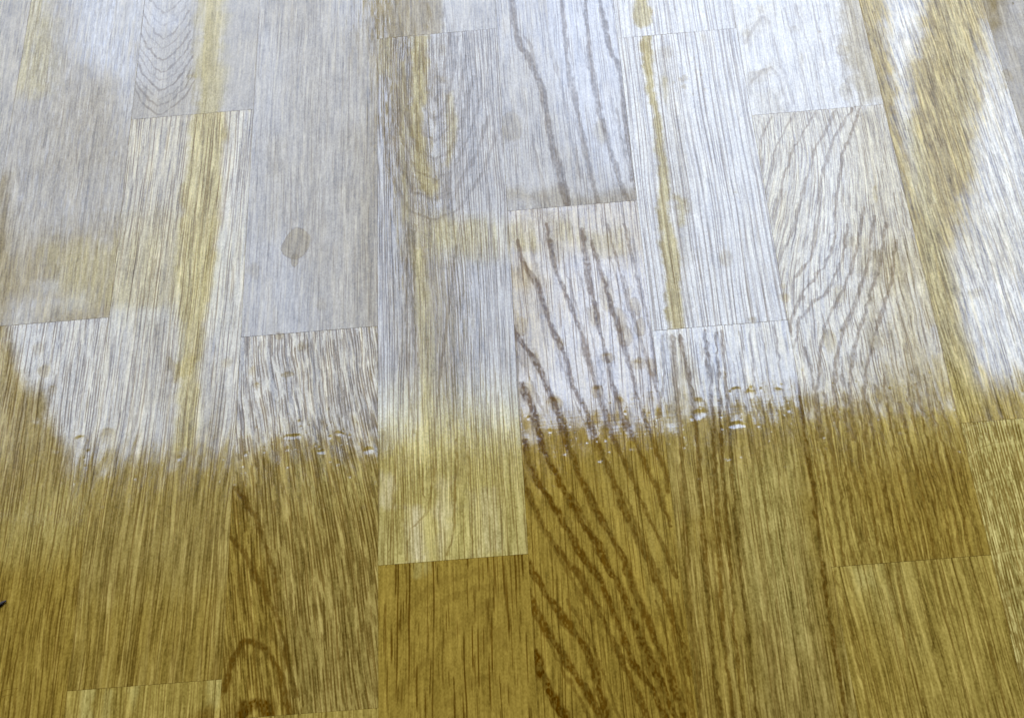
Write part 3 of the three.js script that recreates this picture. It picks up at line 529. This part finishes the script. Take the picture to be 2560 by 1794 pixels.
function plankMaterial([id, v0, v1, wood, sheen, grain], number) {
  const x0 = JOINTS[id[0]], x1 = JOINTS[NEXT[id[0]]];
  const wide = x1 - x0, long = v1 - v0;
  const w = Math.round(wide / DENSITY[0]), h = Math.min(2048, Math.round(long / DENSITY[1]));
  const color = new Uint8Array(w * h * 4), surface = new Uint8Array(w * h * 4);
  const seed = number * 37.7;
  const patches = PATCHES.filter((p) => p[0] === id).map(([, f, soft, ragged, strength, pts]) => ({ wood: f[1] === ':' ? WOOD[f.slice(2)] : null, gloss: GLOSS[f], thin: f === 'straw' ? WOOD.pale : f === 'olive' ? WOOD.honey : null, soft: f[1] === ':' ? soft * 1.2 : soft * 1.35 + 0.3, ragged, strength, pts, box: bounds(pts), pad: soft + ragged }));
  const spots = SPOTS.filter((s) => s[1] > x0 - s[3] * 0.7 && s[1] < x1 + s[3] * 0.7 && s[2] > v0 - 4 && s[2] < v1 + 4);
  const bands = BANDS.filter((b) => b[0] === id).map(([, width, dark, pts], k) => ({ width, dark, pts, box: bounds(pts), k }));
  const [pd, pl, pw, pk] = grain.pores;
  const B = WOOD[wood], baseGloss = GLOSS[sheen];
  for (let j = 0; j < h; j++) {
    const v = v0 + (j + 0.5) / h * long, lv = (v - v0) / 1.4;
    for (let i = 0; i < w; i++) {
      const x = x0 + (i + 0.5) / w * wide, lx = x - x0;
      // grain coordinate: lines of equal gx follow the fibres
      let gx = lx + grain.slope * lv + 2.2 * (noise(lx / 13 + seed, lv / 55) - 0.5) + 0.7 * (noise(lx / 5 + seed, lv / 18 + 40) - 0.5);
      if (grain.curl) gx += (1 - lx / wide) * 38 * smooth(575, 712, v) * -1 + 1.5 * (noise(lx / 7 + 91, lv / 13) - 0.5) + 0.5 * (noise(lx / 3 + 91, lv / 6) - 0.5);
      if (grain.fan) gx += 1.1 * (noise(lx / 6 + 17, lv / 9) - 0.5) * smooth(487, 575, v) + 0.1 * lx * smooth(441, 575, v);
      const fine = noise(gx / 0.62 + seed, lv / 9 + seed), fine2 = noise(gx / 0.75 + seed + 50, lv / 2.4 + seed), mid = noise(gx / 1.5 + seed, lv / 26), coarse = noise(gx / 4.2 + seed, lv / 70);
      const blot = noise(x / 9 + 11, v / 9 + 3) * 0.6 + noise(x / 3.1, v / 3.3) * 0.4;
      const speck = noise(gx / 0.5 + 9, v / 1.0), grit = noise(x / 0.62 + 70, v / 0.85);
      // colour of the wood and the glare strength painted over it as gloss
      let r = B[0], g = B[1], b = B[2], gloss = baseGloss;
      const wx = x + 2.4 * (noise(x / 7 + 5, v / 9) - 0.5) + 0.9 * (noise(x / 2 + 5, v / 2.6) - 0.5), wv = v + 3 * (noise(x / 7, v / 9 + 77) - 0.5) + 1.2 * (noise(x / 2, v / 2.6 + 77) - 0.5);
      const streak = noise(gx / 2.1 + seed + 9, lv / 46), wisp = noise(gx / 0.95 + 31, lv / 15 + seed);
      const edge = (fine * 0.15 + mid * 0.15 + blot * 0.75 + fine2 * 0.15 + speck * 0.15 + streak * 0.25 + wisp * 0.2) / 1.8 - 0.5;
      for (const p of patches) {
        const q = p.box, m = p.pad + 2;
        if (wx < q[0] - m || wx > q[1] + m || wv < q[2] - m || wv > q[3] + m) continue;
        const d = polygonDistance(p.pts, wx, wv) + edge * p.ragged * 4.4;
        const a = p.strength * smooth(p.soft * 1.15, -p.soft * 1.15, d) * (1 - (1.02 - p.strength) * 1.2 * smooth(0.35, 0.75, streak * 0.5 + wisp * 0.5));
        if (a <= 0.002) continue;
        if (p.wood) { r += (p.wood[0] - r) * a; g += (p.wood[1] - g) * a; b += (p.wood[2] - b) * a; } else { gloss += (p.gloss - gloss) * a; if (p.thin) { r += (p.thin[0] - r) * a * 0.5; g += (p.thin[1] - g) * a * 0.5; b += (p.thin[2] - b) * a * 0.5; } }  // glare strength painted into gloss; straw and olive also shift wood tone to suit
      }
      let dent = 0, ring = 0;
      for (const s of spots) {
        const dx = (wx * 0.8 + x * 0.2 - s[1]) / s[3], dy = (wv * 0.8 + v * 0.2 - s[2]) / s[4];
        if (dx > 1.8 || dx < -1.8 || dy > 1.8 || dy < -1.8) continue;
        const size = Math.min(s[3], s[4]), d = (Math.sqrt(dx * dx + dy * dy) - 1) * size;
        const soft = Math.min(s[7] * 0.7, size * 0.6), a = s[5] * 0.55 * smooth(soft, -soft, d + edge * 1.6), q = dx * dx + dy * dy;
        if (s[2] > 528) gloss += (GLOSS[s[0]] - gloss) * a;  // inside the glare, each dent's changed reflection is also painted into the gloss
        if (q < 1) dent = Math.max(dent, (1 - q) * (1 - q) * Math.min(1, size / 2.2) * 1.6);
        if (s[6]) ring = Math.max(ring, s[6] * clamp(1 - Math.abs(d) / 0.38));
      }
      if (grain.pits) for (let k = 0; k < 2; k++) {
        const cell = k ? 2.6 : 5.2, cx = Math.floor(x / cell), cy = Math.floor(v / (cell * 1.5)), e = cx * 71 + cy * 397 + k * 53;
        if (hash(e) > grain.pits * (k ? 0.3 : 0.34)) continue;
        const px = (cx + 0.3 + 0.4 * hash(e + 1)) * cell, py = (cy + 0.3 + 0.4 * hash(e + 2)) * cell * 1.5, pr = cell * (0.14 + 0.14 * hash(e + 3));
        const q = ((x - px) ** 2 + ((v - py) * 0.7) ** 2) / (pr * pr);
        if (q < 1) dent = Math.max(dent, (1 - q) * (1 - q) * pr * 0.6);
      }
      // grain bands and single dark lines
      let dark = 0, pale = 0;
      const porous = 0.62 + 0.55 * smooth(0.34, 0.6, 0.45 * noise(x / 0.8 + 5, v / 1.5) + 0.25 * fine + 0.3 * grit);
      for (const t of bands) {
        const q = t.box;
        if (x < q[0] - 5 || x > q[1] + 5 || v < q[2] - 5 || v > q[3] + 5) continue;
        const thin = t.width < 0.5, amp = thin ? 0 : 1;
        const d = lineDistance(t.pts, x + amp * 1.3 * (noise(x / 3 + t.k, v / 4) - 0.5), v + amp * 2 * (noise(x / 3, v / 4 + t.k) - 0.5));
        const half = t.width * (thin ? 0.5 : 0.36 + 0.46 * noise(x / 5 + 9 * t.k, v / 11) + 0.22 * (fine - 0.5));
        if (d > half * 1.4 + 0.6) continue;
        const a = Math.abs(t.dark) * smooth(half * 1.4, half * 0.6, d + (thin ? 0 : 0.32 * (fine2 - 0.5) + 0.3 * (grit - 0.5))) * (thin ? 0.6 + 0.4 * fine : 1);
        if (t.dark > 0) dark = Math.max(dark, a * (thin ? 1 : porous)); else pale = Math.max(pale, a);
      }
      // pores: short dark dashes along the fibres, in two sizes
      let pore = 0;
      for (let k = 0; k < 2; k++) {
        const cell = k ? 0.62 : 1.35, c = Math.floor(gx / cell + 300), at = (c - 300 + 0.3 + 0.4 * hash(c * 13 + number)) * cell;
        const on = noise(c * 3.71 + seed, lv / (pl * (k ? 0.55 : 1)) + hash(c * 7 + number) * 50);
        const cut = 1 - (k ? 0.42 : 0.55) * pd, a = smooth(cut - 0.12, cut + 0.08, on);
        if (a > 0) pore = Math.max(pore, (k ? 0.75 : 1) * a * smooth(pw * (k ? 1.5 : 1.9), pw * 1.05, Math.abs(gx - at)));
      }
      pore = Math.min(0.95, pore * pk * 1.35) * (1 - pale);
      let line = 0;
      if (grain.rings) {
        const c = Math.floor(gx / grain.rings[0] + 300), at = (c - 300 + 0.25 + 0.5 * hash(c * 29 + number)) * grain.rings[0];
        const thick = 0.2 + 0.42 * noise(c * 5.3, lv / 40);
        line = grain.rings[1] * smooth(thick * 1.6, thick * 0.3, Math.abs(gx - at)) * (0.45 + 0.75 * noise(c * 1.7 + 3, lv / 14)) * (grain.curl ? porous * 1.3 : 1);
      }
      const D = 1 - (1 - dark) * (1 - pore) * (1 - line) * (1 - ring * 0.6);
      const calm = 1 - (grain.calm ?? 0) * 0.8 * smooth(0.2, 0.7, gloss), cross = noise(x / 8 + 3, v / 0.62 + seed) - 0.5;
      const fibre = grain.fine * 3.3 * (fine - 0.5) + grain.mid * 2.3 * (mid - 0.5) + grain.coarse * 1.6 * (coarse - 0.5) + grain.fine * 1.6 * (fine2 - 0.5);
      let tone = 1 + fibre + 0.14 * (blot - 0.5) + 0.26 * (speck - 0.5) + 0.26 * (grit - 0.5) + pale * 0.16 + grain.mid * 2.3 * (smooth(0.55, 0.85, wisp) - 0.2) + grain.coarse * 1.2 * (streak - 0.5);
      let film = 1 + calm * fibre * 0.42 + (grain.cross ?? 0.02) * 1.6 * cross + 0.12 * (blot - 0.5) + 0.16 * (speck - 0.5) + 0.15 * (grit - 0.5);
      if (grain.fleck) film += grain.fleck * 0.5 * smooth(0.62, 0.85, noise(gx / 0.9 + 7, lv / 5 + 3));
      tone = Math.max(0.05, tone);
      // dark grain is browner than the wood around it, and its open pores break the lacquer
      r *= tone * (1 - D * 0.64); g *= tone ** 1.08 * (1 - D * 0.73); b *= tone ** 1.5 * (1 - D * 0.88);
      const rough = 0.06 + 0.12 * (1 - gloss);
      gloss = clamp(gloss * film * (1 - 0.76 * D) + pale * 0.1);
      const o = (j * w + i) * 4;
      color[o] = encode(r); color[o + 1] = encode(g); color[o + 2] = encode(b); color[o + 3] = 255;
      // red: height, green: roughness, alpha: strength of the reflection
      const wave = grain.wave ?? 0.7;
      surface[o] = 190 - 6 * D - 4 * (1 - fine) - 3 * (1 - fine2) + wave * (34 * (noise(gx / 2.1 + 8, v / 10) - 0.5) + 44 * (noise(x / 17 + seed, v / 24) - 0.5) + 5 * (noise(gx / 1.2, v / 4 + seed) - 0.5)) - 19 * dent + 22 * cross * (grain.cross ?? 0) + rand() - 0.5;
      surface[o + 1] = 255 * rough; surface[o + 2] = 0; surface[o + 3] = 255 * gloss;
    }
  }
  const face = dataTexture(surface, w, h);
  const m = new THREE.MeshPhysicalMaterial({ map: dataTexture(color, w, h, true), bumpMap: face, bumpScale: 0.0003, roughnessMap: face, roughness: 1, specularIntensityMap: face, specularIntensity: 1, ior: 1.55 });
  m.name = 'oak_' + id;
  return { m, long, wide };
}

const floor = new THREE.Group(); floor.name = 'floor'; scene.add(floor);
floor.userData = { kind: 'structure', label: 'worn oak parquet floor with window glare across the upper planks, its pattern painted into the gloss', category: 'floor' };
const THICK = 0.010, GAP = 0.00002, CHAMFER = 0.00007;
function plankGeometry(wide, long, texLong, texWide) {     // a board with chamfered top edges, its foot at the origin; metres
  const a = GAP, b = wide - GAP, c = GAP, d = long - GAP, e = CHAMFER;
  const P = [], N = [], U = [];
  const quad = (pts, n) => { for (const k of [0, 1, 2, 0, 2, 3]) { P.push(pts[k][0], pts[k][1], -pts[k][2]); N.push(n[0], n[1], -n[2]); U.push(pts[k][0] / texWide, pts[k][2] / texLong); } };
  const T = THICK, t = THICK - e, s = Math.SQRT1_2;
  quad([[a + e, T, c + e], [b - e, T, c + e], [b - e, T, d - e], [a + e, T, d - e]], [0, 1, 0]);
  quad([[a, t, c], [b, t, c], [b - e, T, c + e], [a + e, T, c + e]], [0, s, -s]);
  quad([[a + e, T, d - e], [b - e, T, d - e], [b, t, d], [a, t, d]], [0, s, s]);
  quad([[a, t, c], [a + e, T, c + e], [a + e, T, d - e], [a, t, d]], [-s, s, 0]);
  quad([[b - e, T, c + e], [b, t, c], [b, t, d], [b - e, T, d - e]], [s, s, 0]);
  quad([[a, 0, c], [b, 0, c], [b, t, c], [a, t, c]], [0, 0, -1]);
  quad([[a, t, d], [b, t, d], [b, 0, d], [a, 0, d]], [0, 0, 1]);
  quad([[a, 0, c], [a, t, c], [a, t, d], [a, 0, d]], [-1, 0, 0]);
  quad([[b, t, c], [b, 0, c], [b, 0, d], [b, t, d]], [1, 0, 0]);
  quad([[a, 0, d], [b, 0, d], [b, 0, c], [a, 0, c]], [0, -1, 0]);
  const g = new THREE.BufferGeometry();
  g.setAttribute('position', new THREE.Float32BufferAttribute(P, 3));
  g.setAttribute('normal', new THREE.Float32BufferAttribute(N, 3));
  g.setAttribute('uv', new THREE.Float32BufferAttribute(U, 2));
  return g;
}
let count = 0;
function layPlank(x, v, wide, long, made) {
  const mesh = new THREE.Mesh(plankGeometry(wide / 1000, long / 1000, made.long / 1000, made.wide / 1000), made.m);
  mesh.name = count ? 'plank_' + String(count).padStart(3, '0') : 'plank'; count++;
  mesh.position.set(x / 1000, -THICK + (hash(count * 31) - 0.5) * 0.00006, -v / 1000);
  mesh.castShadow = mesh.receiveShadow = true;
  floor.add(mesh);
}
const made = {};
const columns = {};
PLANKS.forEach((p, n) => {
  const k = p[0][0], x0 = JOINTS[k], x1 = JOINTS[NEXT[k]];
  made[p[0]] = plankMaterial(p, n);
  layPlank(x0, p[1], x1 - x0, p[2] - p[1], made[p[0]]);
  const c = columns[k] ??= { x0, x1, low: 1e9, high: -1e9 };
  c.low = Math.min(c.low, p[1]); c.high = Math.max(c.high, p[2]);
});
// the floor goes on a little past the frame, in boards cut from the same oak
const near = ['B1', 'C0', 'A1', 'F0', 'E0'], far = ['B2', 'E1', 'F2', 'Z1', 'D1'];
let turn = 0;
const spare = (v) => made[(v < 500 ? near : far)[turn++ % 5]];
function fill(x0, x1, from, to) { for (let v = from; v < to - 1;) { const long = Math.min(to - v, 210 + 120 * rand()); const m = spare(v); layPlank(x0, v, x1 - x0, Math.min(long, m.long), m); v += Math.min(long, m.long); } }
for (const c of Object.values(columns)) { fill(c.x0, c.x1, 20, c.low); fill(c.x0, c.x1, c.high, 1350); }
for (const x of [-630, -560, -490, -420, -350, 420, 490, 560, 630, 700]) fill(x, x + 70, 20 + 40 * rand(), 1350);

// ------------------------------------------------------------------ what the boards lie on
const slab = new THREE.Mesh(new THREE.BoxGeometry(3.6, 0.03, 4.2), new THREE.MeshStandardMaterial({ color: new THREE.Color(0.12, 0.105, 0.085), roughness: 0.95 }));
slab.name = 'subfloor'; slab.position.set(0.3, -THICK - 0.0152, -1.0); slab.receiveShadow = true;
slab.userData = { kind: 'structure', label: 'plain dark underlay below the parquet boards', category: 'subfloor' };
scene.add(slab);

// ------------------------------------------------------------------ a dark splinter at the left edge
{
  const ring = 7, steps = 10, P = [], I = [];
  const from = new THREE.Vector3(-181.5, 0.9, -441.1), to = new THREE.Vector3(-173.8, 0.7, -446.0);
  for (let i = 0; i <= steps; i++) {
    const t = i / steps, c = from.clone().lerp(to, t); c.x += 0.25 * Math.sin(t * 7); c.z += 0.35 * Math.sin(t * 4.1);
    const radius = 0.72 * Math.min(1, 0.35 + 3 * Math.min(t + 0.05, 1.06 - t)) * (0.85 + 0.3 * hash(i * 11));
    for (let k = 0; k < ring; k++) { const a = k / ring * Math.PI * 2, q = radius * (0.85 + 0.3 * hash(i * 7 + k * 3)); P.push(c.x + 0.45 * Math.cos(a) * q, Math.max(0.02, c.y * 0.85 + Math.sin(a) * q * 0.8), c.z + 0.89 * Math.cos(a) * q); }
  }
  for (let i = 0; i < steps; i++) for (let k = 0; k < ring; k++) { const a = i * ring + k, b = i * ring + (k + 1) % ring; I.push(a, b, a + ring, b, b + ring, a + ring); }
  for (let k = 1; k + 1 < ring; k++) { I.push(0, k + 1, k); I.push(steps * ring, steps * ring + k, steps * ring + k + 1); }
  const g = new THREE.BufferGeometry();
  g.setAttribute('position', new THREE.Float32BufferAttribute(P.map((c) => c / 1000), 3)); g.setIndex(I); g.computeVertexNormals();
  const s = new THREE.Mesh(g, new THREE.MeshStandardMaterial({ color: new THREE.Color(0.035, 0.018, 0.008), roughness: 0.8 }));
  s.name = 'splinter'; s.castShadow = s.receiveShadow = true;
  s.userData = { label: 'small dark brown splinter lying on the varnished plank at the left edge', category: 'splinter' };
  scene.add(s);
}

// ------------------------------------------------------------------ the window whose daylight falls on the floor
{
  const W = WINDOW, win = new THREE.Group(); win.name = 'window'; scene.add(win);
  win.position.set(0, -THICK, W.z);
  win.userData = { label: 'wide white framed window letting daylight onto the floor', category: 'window' };
  const paint = new THREE.MeshStandardMaterial({ color: new THREE.Color(0.75, 0.75, 0.73), roughness: 0.5 });
  const bar = (name, x0, x1, y0, y1) => { const m = new THREE.Mesh(new THREE.BoxGeometry(x1 - x0, y1 - y0, 0.06), paint); m.name = name; m.position.set((x0 + x1) / 2, (y0 + y1) / 2, -0.02); m.castShadow = m.receiveShadow = true; win.add(m); };
  const [L, R] = W.panes;
  bar('apron', L.from - 0.06, R.to + 0.06, 0, W.sill); bar('head', L.from - 0.06, R.to + 0.06, W.head, W.head + 0.07);
  bar('jamb', L.from - 0.06, L.from, W.sill, W.head); bar('jamb', R.to, R.to + 0.06, W.sill, W.head); bar('mullion', L.to, R.from, W.sill, W.head);
  for (const p of W.panes) {
    const wide = p.to - p.from, high = W.head - W.sill, x = (p.from + p.to) / 2, y = (W.sill + W.head) / 2;
    const glass = new THREE.MeshStandardMaterial({ color: 0x000000, roughness: 0.4, emissive: new THREE.Color(...DAYLIGHT), emissiveIntensity: 1 });
    const pane = new THREE.Mesh(new THREE.BoxGeometry(wide, high, 0.006), glass); pane.name = 'window_pane'; pane.position.set(x, y, -0.02); win.add(pane);
    const light = new THREE.RectAreaLight(new THREE.Color(...DAYLIGHT), p.power, wide, high);
    light.name = 'window_daylight'; light.position.set(x, y - THICK, W.z + 0.02); light.lookAt(x, y - THICK, 0);
    scene.add(light);
  }
}

renderer.render(scene, camera);
